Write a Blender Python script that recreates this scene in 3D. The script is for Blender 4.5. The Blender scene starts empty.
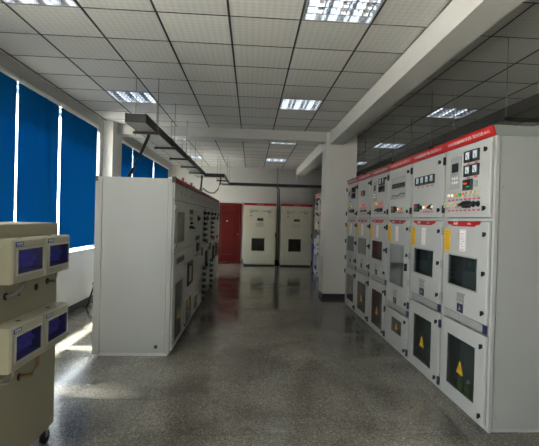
import bpy, bmesh, math, random
from math import sin, cos, tan, pi, atan, radians
from mathutils import Matrix, Vector
random.seed(7)
S = bpy.context.scene
COL = S.collection

# ------------------------------------------------------------------ camera
FPX, PX0 = 436.0, 280.0                       # focal length and principal column for the 539x446 frame
yaw, pitch, roll = atan(29/FPX), -atan(4.2/FPX), 0.027
fw = Vector((sin(yaw)*cos(pitch), cos(yaw)*cos(pitch), sin(pitch)))
r0 = Vector((cos(yaw), -sin(yaw), 0.0)); u0 = r0.cross(fw)
rr = cos(roll)*r0 + sin(roll)*u0; uu = -sin(roll)*r0 + cos(roll)*u0
cam_d = bpy.data.cameras.new('camera'); cam = bpy.data.objects.new('camera', cam_d); COL.objects.link(cam)
cam.matrix_world = Matrix(((rr.x, uu.x, -fw.x, 0), (rr.y, uu.y, -fw.y, 0), (rr.z, uu.z, -fw.z, 1.65), (0, 0, 0, 1)))
cam_d.sensor_fit = 'HORIZONTAL'; cam_d.sensor_width = 36.0
cam_d.lens = FPX/539.0*36.0; cam_d.shift_x = (269.5-PX0)/539.0
cam_d.clip_start = 0.05; cam_d.clip_end = 200
S.camera = cam

# ------------------------------------------------------------------ daylight and exposure
world = bpy.data.worlds.new('world'); S.world = world; world.use_nodes = True
wn = world.node_tree; bg = wn.nodes['Background']
bg.inputs['Color'].default_value = (0.94, 0.97, 1.0, 1); bg.inputs['Strength'].default_value = 5.0
sun_d = bpy.data.lights.new('sun', 'SUN'); sun = bpy.data.objects.new('sun', sun_d); COL.objects.link(sun)
sun_d.energy = 28.0; sun_d.angle = radians(7.0); sun_d.color = (1.0, 0.96, 0.88)
sun.location = (-9, 0, 12)
SUN_DIR = Vector((0.52, -0.06, -0.85)).normalized()
sun.rotation_euler = SUN_DIR.to_track_quat('-Z', 'Y').to_euler()
S.view_settings.view_transform = 'Standard'; S.view_settings.look = 'None'
S.view_settings.gamma = 1.0; S.view_settings.use_curve_mapping = False
S.view_settings.exposure = 1.65
S.cycles.max_bounces = 12; S.cycles.diffuse_bounces = 8; S.cycles.glossy_bounces = 6
S.cycles.transparent_max_bounces = 16; S.cycles.caustics_reflective = False; S.cycles.caustics_refractive = False
S.cycles.sample_clamp_indirect = 10.0

# ------------------------------------------------------------------ materials
def mat(name):
    m = bpy.data.materials.new(name); m.use_nodes = True
    return m, m.node_tree, m.node_tree.nodes['Principled BSDF']
def paint(name, rgb, rough=0.45, metal=0.0, vary=0.05, scale=6.0, bump=0.0, spec=0.5):
    m, t, p = mat(name)
    p.inputs['Roughness'].default_value = rough; p.inputs['Metallic'].default_value = metal
    p.inputs['Specular IOR Level'].default_value = spec
    tc = t.nodes.new('ShaderNodeNewGeometry'); nz = t.nodes.new('ShaderNodeTexNoise')
    nz.inputs['Scale'].default_value = scale; nz.inputs['Detail'].default_value = 4
    t.links.new(tc.outputs['Position'], nz.inputs['Vector'])
    mx = t.nodes.new('ShaderNodeMix'); mx.data_type = 'RGBA'
    mx.inputs[6].default_value = (*[c*(1-vary) for c in rgb], 1); mx.inputs[7].default_value = (*[min(1, c*(1+vary)) for c in rgb], 1)
    t.links.new(nz.outputs['Fac'], mx.inputs[0]); t.links.new(mx.outputs[2], p.inputs['Base Color'])
    if bump:
        b = t.nodes.new('ShaderNodeBump'); b.inputs['Strength'].default_value = bump; b.inputs['Distance'].default_value = 0.01
        n2 = t.nodes.new('ShaderNodeTexNoise'); n2.inputs['Scale'].default_value = scale*30
        t.links.new(tc.outputs['Position'], n2.inputs['Vector'])
        t.links.new(n2.outputs['Fac'], b.inputs['Height']); t.links.new(b.outputs['Normal'], p.inputs['Normal'])
    return m
def glass(name, tint, gloss=0.05, minfac=0.05):
    m = bpy.data.materials.new(name); m.use_nodes = True; t = m.node_tree; t.nodes.clear()
    o = t.nodes.new('ShaderNodeOutputMaterial'); tr = t.nodes.new('ShaderNodeBsdfTransparent'); gl = t.nodes.new('ShaderNodeBsdfGlossy')
    tr.inputs['Color'].default_value = (*tint, 1); gl.inputs['Roughness'].default_value = gloss
    fr = t.nodes.new('ShaderNodeLayerWeight'); fr.inputs['Blend'].default_value = 0.5     # facing ratio, the same from both sides of a pane
    pw = t.nodes.new('ShaderNodeMath'); pw.operation = 'POWER'; pw.inputs[1].default_value = 5.0
    t.links.new(fr.outputs['Facing'], pw.inputs[0])
    mxf = t.nodes.new('ShaderNodeMath'); mxf.operation = 'MULTIPLY_ADD'; mxf.inputs[1].default_value = 1.0-minfac; mxf.inputs[2].default_value = minfac
    t.links.new(pw.outputs[0], mxf.inputs[0])
    mx = t.nodes.new('ShaderNodeMixShader'); t.links.new(mxf.outputs[0], mx.inputs[0])
    t.links.new(tr.outputs[0], mx.inputs[1]); t.links.new(gl.outputs[0], mx.inputs[2]); t.links.new(mx.outputs[0], o.inputs['Surface'])
    return m
def lamp_mat(name, rgb, e):
    m, t, p = mat(name)
    p.inputs['Base Color'].default_value = (*rgb, 1); p.inputs['Roughness'].default_value = 0.25
    p.inputs['Emission Color'].default_value = (*rgb, 1); p.inputs['Emission Strength'].default_value = e
    return m

M = {}
M['wall'] = paint('wall_paint', (0.55, 0.54, 0.52), 0.7, vary=0.03, scale=2, bump=0.05)
M['pillar'] = paint('pillar_paint', (0.76, 0.735, 0.69), 0.6, vary=0.04, scale=2.5, bump=0.05)
M['beam'] = paint('beam_paint', (0.58, 0.57, 0.55), 0.65, vary=0.03, scale=2)
M['grid'] = paint('ceiling_void', (0.035, 0.035, 0.035), 0.8)
M['grey'] = paint('cabinet_grey', (0.41, 0.41, 0.395), 0.38, vary=0.03, scale=3, bump=0.03)
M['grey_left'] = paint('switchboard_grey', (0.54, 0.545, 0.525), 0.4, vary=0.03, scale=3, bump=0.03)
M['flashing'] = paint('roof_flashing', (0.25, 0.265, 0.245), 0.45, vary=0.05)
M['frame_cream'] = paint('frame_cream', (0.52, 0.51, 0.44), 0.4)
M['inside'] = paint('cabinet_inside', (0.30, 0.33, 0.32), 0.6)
M['shaded_sheet'] = paint('shaded_sheet_grey', (0.345, 0.35, 0.335), 0.42, vary=0.03, scale=3, bump=0.03)  # cabinet paint darkened, shade on the camera-facing ends put into the colour
M['cream'] = paint('cabinet_cream', (0.62, 0.585, 0.45), 0.42, vary=0.03, scale=3)
M['board'] = paint('board_cream', (0.35, 0.335, 0.245), 0.45, vary=0.04, scale=4, bump=0.04)
M['boxplastic'] = paint('box_plastic', (0.42, 0.41, 0.325), 0.4, vary=0.03)
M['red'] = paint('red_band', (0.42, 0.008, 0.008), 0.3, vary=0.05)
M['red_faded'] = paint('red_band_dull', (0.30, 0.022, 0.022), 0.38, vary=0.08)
M['black'] = paint('black_plastic', (0.012, 0.012, 0.014), 0.4)
M['dark'] = paint('dark_screen', (0.015, 0.017, 0.016), 0.18)
M['rubber'] = paint('black_skirting', (0.012, 0.012, 0.012), 0.5)
M['seam'] = paint('seam_shadow_gap', (0.05, 0.05, 0.05), 0.7)
M['tray'] = paint('tray_brown', (0.024, 0.022, 0.018), 0.5, vary=0.1)
M['tray_under'] = paint('tray_sheet', (0.42, 0.40, 0.35), 0.5, vary=0.08)
M['steel'] = paint('galvanised_steel', (0.42, 0.42, 0.41), 0.35, metal=0.8)
M['rod'] = paint('hanger_steel', (0.22, 0.22, 0.21), 0.5, metal=0.3)
M['alu'] = paint('aluminium_white', (0.85, 0.85, 0.84), 0.35)
M['mirror'] = paint('louvre_mirror', (0.88, 0.89, 0.90), 0.22, metal=1.0, vary=0.01)
M['reflector'] = paint('reflector_sheet', (0.80, 0.83, 0.87), 0.13, metal=0.95)
M['blade'] = paint('blade_sheet', (0.80, 0.83, 0.87), 0.13, metal=0.92)
M['tube'] = lamp_mat('lamp_tube', (0.86, 0.93, 1.0), 0.65)  # glow added to the tubes in place of daylight mirrored by the louvres
M['yellow'] = paint('yellow_label', (0.72, 0.42, 0.01), 0.5)
M['white'] = paint('white_label', (0.75, 0.74, 0.73), 0.5)
M['faint'] = paint('band_print', (0.78, 0.66, 0.64), 0.5)
M['pink'] = paint('pink_label', (0.50, 0.06, 0.12), 0.5)
M['dial'] = paint('gauge_dial', (0.62, 0.70, 0.76), 0.3)
M['silver'] = paint('silver_plate', (0.40, 0.40, 0.40), 0.35, metal=0.5)
M['plate'] = paint('meter_plate', (0.30, 0.30, 0.29), 0.4)
M['bluelabel'] = paint('blue_label', (0.02, 0.03, 0.30), 0.4)
M['navy'] = paint('navy_plate', (0.02, 0.025, 0.06), 0.4)
M['switch'] = paint('cream_switch', (0.55, 0.50, 0.38), 0.4)
M['breaker'] = paint('breaker_white', (0.72, 0.72, 0.74), 0.4)
M['green'] = paint('green_sleeve', (0.17, 0.30, 0.07), 0.5)
M['clear'] = glass('window_glass', (0.96, 0.98, 0.97), 0.0)
M['panel_glass'] = glass('panel_glass', (0.62, 0.67, 0.68), 0.02, 0.11)
M['blue_glass'] = glass('blue_cover', (0.45, 0.45, 0.95), 0.06, 0.06)
M['pane_olive'] = glass('meter_window', (0.55, 0.53, 0.45), 0.08, 0.06)
M['amber'] = lamp_mat('lamp_amber', (1.0, 0.35, 0.03), 0.25)
M['lred'] = lamp_mat('lamp_red', (1.0, 0.03, 0.02), 0.2)
M['lgreen'] = lamp_mat('lamp_green', (0.02, 0.45, 0.10), 0.12)
M['lwhite'] = lamp_mat('lamp_white', (0.95, 0.85, 0.75), 0.12)
M['pred'] = paint('button_red', (0.45, 0.02, 0.02), 0.35)
M['pgreen'] = paint('button_green', (0.03, 0.20, 0.05), 0.35)
M['lyellow'] = paint('lamp_yellow', (0.75, 0.42, 0.02), 0.3)
M['doorred'] = paint('door_red', (0.085, 0.003, 0.002), 0.5, vary=0.25, scale=3, spec=0.2)
M['doorline'] = paint('door_groove', (0.03, 0.003, 0.003), 0.4)
M['blueplastic'] = paint('blue_plastic', (0.015, 0.03, 0.20), 0.4)
M['ground'] = paint('outside_paving', (0.44, 0.425, 0.40), 0.9)
M['copper'] = paint('busbar_brown', (0.34, 0.20, 0.09), 0.4, metal=0.3)

# blue blind cloth: lets some daylight through
def cloth(name, rgb):
    m = bpy.data.materials.new(name); m.use_nodes = True; t = m.node_tree; t.nodes.clear()
    o = t.nodes.new('ShaderNodeOutputMaterial'); d = t.nodes.new('ShaderNodeBsdfDiffuse'); tl = t.nodes.new('ShaderNodeBsdfTranslucent')
    g = t.nodes.new('ShaderNodeNewGeometry'); n = t.nodes.new('ShaderNodeTexNoise'); n.inputs['Scale'].default_value = 90
    t.links.new(g.outputs['Position'], n.inputs['Vector'])
    mx = t.nodes.new('ShaderNodeMix'); mx.data_type = 'RGBA'
    mx.inputs[6].default_value = (*[c*0.8 for c in rgb], 1); mx.inputs[7].default_value = (*[c*1.2 for c in rgb], 1)
    t.links.new(n.outputs['Fac'], mx.inputs[0])
    for b in (d, tl): t.links.new(mx.outputs[2], b.inputs['Color'])
    ms = t.nodes.new('ShaderNodeMixShader'); ms.inputs[0].default_value = 0.35
    t.links.new(d.outputs[0], ms.inputs[1]); t.links.new(tl.outputs[0], ms.inputs[2]); t.links.new(ms.outputs[0], o.inputs['Surface'])
    return m
M['cloth'] = cloth('blue_blind_cloth', (0.006, 0.105, 0.23))

# perforated ceiling tile with a fine diamond pattern
def tile_mat():
    m, t, p = mat('ceiling_tile')
    p.inputs['Roughness'].default_value = 0.7
    g = t.nodes.new('ShaderNodeNewGeometry'); mp = t.nodes.new('ShaderNodeMapping'); mp.inputs['Rotation'].default_value = (0, 0, pi/4)
    ck = t.nodes.new('ShaderNodeTexChecker'); ck.inputs['Scale'].default_value = 22
    ck.inputs['Color1'].default_value = (0.60, 0.595, 0.575, 1); ck.inputs['Color2'].default_value = (0.54, 0.535, 0.515, 1)
    t.links.new(g.outputs['Position'], mp.inputs['Vector']); t.links.new(mp.outputs[0], ck.inputs['Vector'])
    oi = t.nodes.new('ShaderNodeObjectInfo'); mr = t.nodes.new('ShaderNodeMapRange'); mr.inputs[3].default_value = 0.95; mr.inputs[4].default_value = 1.04
    t.links.new(oi.outputs['Random'], mr.inputs[0])
    mu = t.nodes.new('ShaderNodeMix'); mu.data_type = 'RGBA'; mu.blend_type = 'MULTIPLY'; mu.inputs[0].default_value = 1
    t.links.new(ck.outputs['Color'], mu.inputs[6]); t.links.new(mr.outputs[0], mu.inputs[7]); t.links.new(mu.outputs[2], p.inputs['Base Color'])
    return m
M['tile'] = tile_mat()

# polished terrazzo
def terrazzo():
    m, t, p = mat('terrazzo')
    g = t.nodes.new('ShaderNodeNewGeometry')
    v = t.nodes.new('ShaderNodeTexVoronoi'); v.inputs['Scale'].default_value = 95
    n = t.nodes.new('ShaderNodeTexNoise'); n.inputs['Scale'].default_value = 1.1; n.inputs['Detail'].default_value = 6; n.inputs['Distortion'].default_value = 0.8
    n3 = t.nodes.new('ShaderNodeTexNoise'); n3.inputs['Scale'].default_value = 60; n3.inputs['Detail'].default_value = 3
    for q in (v, n, n3): t.links.new(g.outputs['Position'], q.inputs['Vector'])
    sp = t.nodes.new('ShaderNodeValToRGB')
    el = sp.color_ramp.elements; el[0].position = 0.0; el[0].color = (0.085, 0.08, 0.07, 1); el[1].position = 1.0; el[1].color = (0.42, 0.40, 0.355, 1)
    e = el.new(0.45); e.color = (0.185, 0.175, 0.155, 1); e = el.new(0.7); e.color = (0.225, 0.215, 0.19, 1)
    t.links.new(v.outputs['Color'], sp.inputs[0])
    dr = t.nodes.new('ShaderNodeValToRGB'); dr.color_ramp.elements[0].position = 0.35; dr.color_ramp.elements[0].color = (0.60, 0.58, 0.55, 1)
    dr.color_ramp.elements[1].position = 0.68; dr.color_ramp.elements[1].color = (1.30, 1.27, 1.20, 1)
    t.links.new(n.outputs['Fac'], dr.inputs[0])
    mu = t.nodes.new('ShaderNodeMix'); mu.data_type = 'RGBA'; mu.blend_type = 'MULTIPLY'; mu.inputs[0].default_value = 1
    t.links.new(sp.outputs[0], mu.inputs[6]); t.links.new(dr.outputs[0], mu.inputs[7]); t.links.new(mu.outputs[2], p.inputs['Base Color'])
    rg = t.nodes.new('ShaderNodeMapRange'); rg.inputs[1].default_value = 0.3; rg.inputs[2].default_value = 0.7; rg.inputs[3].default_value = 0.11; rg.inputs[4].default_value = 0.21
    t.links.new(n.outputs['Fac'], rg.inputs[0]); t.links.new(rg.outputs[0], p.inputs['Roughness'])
    p.inputs['Specular IOR Level'].default_value = 0.6
    return m
M['terrazzo'] = terrazzo()

# ------------------------------------------------------------------ mesh helpers
class MB:
    def __init__(s): s.v = []; s.f = []; s.sm = []
    def box(s, x0, x1, y0, y1, z0, z1):
        b = len(s.v)
        s.v += [(x0,y0,z0),(x1,y0,z0),(x1,y1,z0),(x0,y1,z0),(x0,y0,z1),(x1,y0,z1),(x1,y1,z1),(x0,y1,z1)]
        for q in ((0,3,2,1),(4,5,6,7),(0,1,5,4),(1,2,6,5),(2,3,7,6),(3,0,4,7)): s.f.append([b+i for i in q]); s.sm.append(False)
        return s
    def chamfer(s, x0, x1, y0, y1, z0, z1, c=0.006):
        """box whose front (low y) edges are chamfered"""
        b = len(s.v)
        s.v += [(x0,y1,z0),(x1,y1,z0),(x1,y1,z1),(x0,y1,z1),(x0,y0+c,z0),(x1,y0+c,z0),(x1,y0+c,z1),(x0,y0+c,z1),
                (x0+c,y0,z0+c),(x1-c,y0,z0+c),(x1-c,y0,z1-c),(x0+c,y0,z1-c)]
        for q in ((0,3,2,1),(8,9,10,11)): s.f.append([b+i for i in q]); s.sm.append(False)
        for i in range(4):
            j = (i+1) % 4
            s.f.append([b+i, b+j, b+4+j, b+4+i]); s.sm.append(False)
            s.f.append([b+4+i, b+4+j, b+8+j, b+8+i]); s.sm.append(False)
        return s
    def ring(s, x0, x1, z0, z1, hx0, hx1, hz0, hz1, y0, y1, c=0.004):
        """plate in the xz plane with a rectangular hole, outer front edge chamfered"""
        b = len(s.v)
        O = [(x0,z0),(x1,z0),(x1,z1),(x0,z1)]; Oc = [(x0+c,z0+c),(x1-c,z0+c),(x1-c,z1-c),(x0+c,z1-c)]
        H = [(hx0,hz0),(hx1,hz0),(hx1,hz1),(hx0,hz1)]
        for P, y in ((O,y1),(O,y0+c),(Oc,y0),(H,y0),(H,y1)): s.v += [(x,y,z) for x,z in P]
        for k in range(5):
            k2 = (k+1) % 5
            for i in range(4):
                j = (i+1) % 4
                s.f.append([b+4*k+i, b+4*k+j, b+4*k2+j, b+4*k2+i]); s.sm.append(False)
        return s
    def prism(s, poly, a0, a1, axis='y'):
        """extrude polygon: axis y -> poly (x,z); axis x -> poly (y,z); axis z -> poly (x,y)"""
        b = len(s.v); n = len(poly)
        def pt(p, a):
            return (p[0],a,p[1]) if axis == 'y' else ((a,p[0],p[1]) if axis == 'x' else (p[0],p[1],a))
        s.v += [pt(p,a0) for p in poly] + [pt(p,a1) for p in poly]
        s.f.append(list(range(b,b+n))); s.f.append(list(range(b+2*n-1,b+n-1,-1))); s.sm += [False,False]
        for i in range(n):
            j = (i+1) % n; s.f.append([b+i,b+n+i,b+n+j,b+j]); s.sm.append(False)
        return s
    def cyl(s, c, axis, r, l, n=14, r2=None):
        """cylinder starting at c going l along axis"""
        r2 = r if r2 is None else r2; b = len(s.v); c = Vector(c)
        A = {'x':(Vector((1,0,0)),Vector((0,1,0)),Vector((0,0,1))),'y':(Vector((0,1,0)),Vector((0,0,1)),Vector((1,0,0))),'z':(Vector((0,0,1)),Vector((1,0,0)),Vector((0,1,0)))}[axis]
        for k in range(n):
            a = 2*pi*k/n; s.v.append(tuple(c + r*(cos(a)*A[1]+sin(a)*A[2])))
        for k in range(n):
            a = 2*pi*k/n; s.v.append(tuple(c + l*A[0] + r2*(cos(a)*A[1]+sin(a)*A[2])))
        s.f.append(list(range(b+n-1,b-1,-1))); s.f.append(list(range(b+n,b+2*n))); s.sm += [False,False]
        for k in range(n):
            j = (k+1) % n; s.f.append([b+k,b+j,b+n+j,b+n+k]); s.sm.append(True)
        return s
    def tube(s, pts, r, n=8):
        pts = [Vector(p) for p in pts]; b = len(s.v)
        for i, p in enumerate(pts):
            d = (pts[min(i+1,len(pts)-1)] - pts[max(i-1,0)]).normalized()
            a = d.cross(Vector((0,0,1)) if abs(d.z) < 0.9 else Vector((1,0,0))).normalized(); c = d.cross(a)
            for k in range(n):
                t = 2*pi*k/n; s.v.append(tuple(p + r*(cos(t)*a+sin(t)*c)))
        for i in range(len(pts)-1):
            for k in range(n):
                j = (k+1) % n; s.f.append([b+i*n+k,b+i*n+j,b+(i+1)*n+j,b+(i+1)*n+k]); s.sm.append(True)
        s.f.append([b+k for k in range(n-1,-1,-1)]); s.f.append([b+(len(pts)-1)*n+k for k in range(n)]); s.sm += [False,False]
        return s
    def mesh(s, name):
        me = bpy.data.meshes.new(name); me.from_pydata(s.v, [], s.f)
        me.polygons.foreach_set('use_smooth', s.sm)
        bm = bmesh.new(); bm.from_mesh(me); bmesh.ops.recalc_face_normals(bm, faces=bm.faces); bm.to_mesh(me); bm.free()
        return me
    def build(s, name, m, parent=None, loc=None):
        me = s.mesh(name); me.materials.append(M[m])
        o = bpy.data.objects.new(name, me); COL.objects.link(o)
        if parent is not None: o.parent = parent
        if loc is not None: o.location = loc
        return o

def thing(name, label, cat, loc=(0,0,0), rz=0.0, group=None):
    o = bpy.data.objects.new(name, None); COL.objects.link(o); o.empty_display_size = 0.1
    o.location = loc; o.rotation_euler = (0,0,rz); o['label'] = label; o['category'] = cat
    if group: o['group'] = group
    return o
def tag(o, label, cat, group=None):
    o['label'] = label; o['category'] = cat
    if group: o['group'] = group
    return o
def struct(o, label=None):
    o['kind'] = 'structure'
    if label: o['label'] = label
    return o
def share(me, name, parent, loc):
    o = bpy.data.objects.new(name, me); COL.objects.link(o); o.parent = parent; o.location = loc
    return o
FONTS = []
def letters(txt, name, x, y, z, size, m, parent, align='LEFT', sx=1.0):
    """flat print standing on a front face (facing -y of the parent)"""
    c = bpy.data.curves.new(name, 'FONT'); c.body = txt; c.size = size; c.align_x = align; c.align_y = 'CENTER'
    c.extrude = 0.0004; c.resolution_u = 2; c.materials.append(M[m])
    o = bpy.data.objects.new(name, c); COL.objects.link(o); o.parent = parent
    o.location = (x, y, z); o.rotation_euler = (pi/2, 0, 0); o.scale = (sx, 1, 1)
    FONTS.append(o)
    return o

# ------------------------------------------------------------------ room shell
XL, XR, YB, YF, ZC = -2.95, 5.2, 16.15, -9.0, 3.5
P = 0.662
# ceiling slab with tiles hung below it
ceil = struct(MB().box(XL-0.2, XR+0.2, YF-0.2, YB+0.2, ZC+0.13, ZC+0.3).build('ceiling', 'grid'))
tile_me = MB().chamfer(-P/2+0.010, P/2-0.010, -0.007, 0.007, -P/2+0.0065, P/2-0.0065, 0.003)
tile_me.v = [(x, z, y) for x, y, z in tile_me.v]
tile_me = tile_me.mesh('ceiling_tile'); tile_me.materials.append(M['tile'])
front_x = [-0.25+P*k for k in range(-4, 3)]               # left edges of the tile columns in the main bay
front_y = [4.05+P*k for k in range(-4, 8)]
back_y = [9.45+P*k for k in range(0, 10)]
right_x = [1.985+0.662*k - 0.337 for k in range(1, 6)]
right_y = [4.16+P*k for k in range(-1, 18)]
lights = []                                               # (x0, y0) of the cells that hold light fittings
cell = lambda x, y: (round(x,2), round(y,2))
LIGHT_CELLS = {}
def lit(x, y): return any(abs(x-a) < 0.2 and abs(y-b) < 0.2 for a, b in LIGHTS)
LIGHTS = [(front_x[5], front_y[3]), (front_x[5], front_y[8]), (front_x[1], front_y[3]), (front_x[1], front_y[8]),
          (front_x[5], back_y[1]), (front_x[5], back_y[6]), (front_x[1], back_y[1]), (front_x[1], back_y[6]),
          (right_x[1]+P*0, right_y[5]), (right_x[1], right_y[10]), (right_x[1], right_y[15])]
zt = ZC + 0.007
n_tiles = 0
rows = []
for x in front_x:
    for y in front_y + back_y:
        if y < 9.0 and y + P > 9.12: continue
        rows.append((x, y))
for x in right_x:
    for y in right_y: rows.append((x, y))
for x, y in rows:
    if lit(x, y): continue
    if y + P > YB: continue
    share(tile_me, 'ceiling_tile', ceil, (x+P/2, y+P/2, zt))
# tiles cut to size along the walls and the rest behind the camera
def tbar(x0, x1, y0, y1, name='grid_bar'):
    MB().box(x0, x1, y0, y1, ZC-0.0025, ZC+0.034).build(name, 'grid', ceil)
for x in front_x + [front_x[-1]+P]:
    tbar(x-0.009, x+0.009, front_y[0], 9.115); tbar(x-0.009, x+0.009, 9.455, YB-0.003)
for y in front_y: tbar(XL+0.002, 1.618, y-0.003, y+0.003)
for y in back_y: tbar(XL+0.002, 1.618, y-0.003, y+0.003)
for x in right_x[:-1]: tbar(x-0.007, x+0.007, right_y[0], YB-0.003)
for y in right_y: tbar(1.902, XR-0.002, y-0.003, y+0.003)
edge = MB()
for y in front_y + back_y:
    if y < 9.0 and y + P > 9.12: continue
    y1 = min(y+P-0.004, YB)
    edge.box(XL+0.002, front_x[0]-0.009, y+0.004, y1, ZC, ZC+0.012)
for y in [y for y in front_y+back_y if y+P <= YB and not (y < 9.0 and y+P > 9.12)]:
    edge.box(front_x[-1]+P+0.009, 1.60, y+0.004, y+P-0.004, ZC, ZC+0.012)
edge.box(XL, 1.60, YF, front_y[0]-0.01, ZC, ZC+0.012)
edge.box(XL, 1.60, back_y[-1]+P+0.004 if back_y[-1]+P < YB else YB-0.01, YB, ZC, ZC+0.012)
edge.box(XL, 1.60, back_y[-1]+0.004, YB, ZC, ZC+0.012) if back_y[-1]+P > YB else None
edge.box(XL, 1.6, 8.69, 9.11, ZC, ZC+0.012)
for y in right_y:
    edge.box(1.91, right_x[0]-0.009, y+0.004, min(y+P-0.004, YB), ZC, ZC+0.012)
    edge.box(right_x[-1]+P+0.009, XR, y+0.004, min(y+P-0.004, YB), ZC, ZC+0.012)
edge.box(1.91, XR, YF, right_y[0]-0.01, ZC, ZC+0.012)
edge.box(1.91, XR, right_y[-1]+P, YB, ZC, ZC+0.012) if right_y[-1]+P < YB else None
o = edge.build('cut_tile', 'tile', ceil); o['kind'] = 'stuff'

# floor of terrazzo slabs
floor = struct(MB().box(XL-0.2, XR+0.2, YF-0.2, YB+0.2, -0.25, -0.004).build('floor', 'seam'))
T = 0.6515
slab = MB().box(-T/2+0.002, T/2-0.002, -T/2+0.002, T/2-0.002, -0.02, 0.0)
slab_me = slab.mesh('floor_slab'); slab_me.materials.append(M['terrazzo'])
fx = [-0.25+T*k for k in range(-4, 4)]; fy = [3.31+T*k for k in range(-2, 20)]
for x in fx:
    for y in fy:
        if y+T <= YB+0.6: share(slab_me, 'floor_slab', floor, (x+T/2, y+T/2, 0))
rest = MB()
x_a, x_b, y_a, y_b = fx[0], fx[-1]+T, fy[0], fy[-1]+T
rest.box(XL, x_a-0.001, YF, YB, -0.02, 0).box(x_b+0.001, XR, YF, YB, -0.02, 0).box(x_a, x_b, YF, y_a-0.001, -0.02, 0)
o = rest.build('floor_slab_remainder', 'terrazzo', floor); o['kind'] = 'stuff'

# walls; left wall with window openings
W1, W2, W3 = (4.30, 8.64), (9.50, 15.42), (-2.4, 2.5)
SILL, HEAD = 1.0, 3.22
wl = MB(); T0, T1 = XL-0.22, XL
wl.box(T0, T1, YF, YB, -0.02, SILL).box(T0, T1, YF, YB, HEAD, ZC+0.135)
ys = [YF, W3[0], W3[1], W1[0], W1[1], W2[0], W2[1], YB]
for k in range(0, 8, 2): wl.box(T0, T1, ys[k], ys[k+1], SILL, HEAD)
wall_left = struct(wl.build('wall_left', 'wall'))
wall_back = struct(MB().box(XL-0.22, XR+0.2, YB, YB+0.2, -0.02, ZC+0.135).build('wall_back', 'wall'))
wall_right = struct(MB().box(XR, XR+0.2, YF, YB, -0.02, ZC+0.135).build('wall_right', 'wall'))
wall_front = struct(MB().box(XL-0.22, XR+0.2, YF-0.2, YF, -0.02, ZC+0.135).build('wall_front', 'plate'))
# pier between the left windows, pillar, beams, pier at the back
struct(MB().box(XL, -2.77, 8.85, 9.45, 0, ZC+0.135).build('wall_left_pier', 'wall', wall_left))
pil = struct(MB().box(1.545, 2.20, 9.12, 9.62, 0, ZC+0.135).build('pillar', 'pillar'))
MB().box(1.537, 2.208, 9.112, 9.628, 0, 0.095).build('skirting', 'rubber', pil)
struct(MB().box(1.62, 2.22, 15.85, YB, 0, ZC+0.135).build('wall_back_pier', 'wall', wall_back))
beam = struct(MB().box(XL, 1.545, 9.12, 9.45, 3.30, ZC+0.135).build('beam', 'beam'))
lb = MB().box(1.62, 1.90, YF, 9.12, 3.25, ZC+0.135).box(1.62, 1.90, 9.62, YB, 3.25, ZC+0.135)
beam2 = struct(lb.build('beam', 'beam'))
MB().box(1.90, 1.945, YF, 9.12, 3.285, 3.315).box(1.90, 1.945, 9.62, YB, 3.285, 3.315).build('ledge', 'beam', beam2)
# skirtings
struct(MB().box(XL, XL+0.012, YF, 8.85, 0, 0.115).box(XL, XL+0.012, 9.45, YB, 0, 0.115).build('baseboard_left', 'rubber'))
struct(MB().box(-0.30, 1.62, YB-0.012, YB, 0, 0.115).box(2.22, XR, YB-0.012, YB, 0, 0.115).box(XL, -1.25, YB-0.012, YB, 0, 0.115).build('baseboard_back', 'rubber'))
struct(MB().box(XR-0.012, XR, YF, YB, 0, 0.115).build('baseboard_right', 'rubber'))
struct(MB().box(-60, 60, -60, 60, -0.5, -0.3).build('ground_outside', 'ground'))

# windows in the left wall
def window(n, y0, y1, panes):
    fr = MB(); a = 0.05; xo, xi = XL-0.16, XL-0.10
    fr.box(xo, xi, y0, y1, SILL, SILL+a).box(xo, xi, y0, y1, HEAD-a, HEAD)
    for k in range(panes+1):
        y = y0 + (y1-y0-a)*k/panes; fr.box(xo, xi, y, y+a, SILL+a, HEAD-a)
    w = struct(fr.build('window_%d' % n, 'alu'))
    for k in range(panes):
        ya = y0 + (y1-y0-a)*k/panes + a; yb = y0 + (y1-y0-a)*(k+1)/panes
        MB().box(xo+0.025, xo+0.031, ya, yb, SILL+a, HEAD-a).build('pane', 'clear', w)
    MB().box(XL-0.10, XL+0.0, y0, y1, SILL-0.0, SILL+0.012).build('window_sill', 'alu', w)
    return w
window(1, *W1, 2); window(2, *W2, 2); window(3, *W3, 3)
for y0, y1 in (W3,):
    ld = bpy.data.lights.new('window_portal', 'AREA'); lo = bpy.data.objects.new('window_portal', ld); COL.objects.link(lo)
    ld.shape = 'RECTANGLE'; ld.size = HEAD-SILL; ld.size_y = y1-y0; ld.cycles.is_portal = True
    lo.location = (XL-0.20, (y0+y1)/2, (HEAD+SILL)/2); lo.rotation_euler = (0, -pi/2, 0)

# red door in the back wall
dw = struct(MB().ring(-1.17, -0.36, 0, 2.17, -1.115, -0.415, 0.0001, 2.115, YB-0.06, YB-0.002).build('door_1', 'doorred'))
MB().chamfer(-1.112, -0.418, YB-0.045, YB-0.004, 0.012, 2.112, 0.004).build('door_leaf', 'doorred', dw)
MB().ring(-1.09, -0.56, 0.27, 1.90, -1.06, -0.59, 0.30, 1.87, YB-0.055, YB-0.045).build('panel_moulding', 'doorline', dw)
MB().chamfer(-1.05, -0.60, YB-0.052, YB-0.045, 0.31, 1.86, 0.003).build('door_panel', 'doorred', dw)
MB().box(-0.90, -0.85, YB-0.056, YB-0.052, 1.50, 1.54).build('name_plate', 'white', dw)
MB().cyl((-0.47, YB-0.075, 1.04), 'y', 0.022, 0.03, 12).cyl((-0.47, YB-0.05, 1.04), 'y', 0.012, 0.005, 12).build('door_handle', 'rod', dw)

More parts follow.
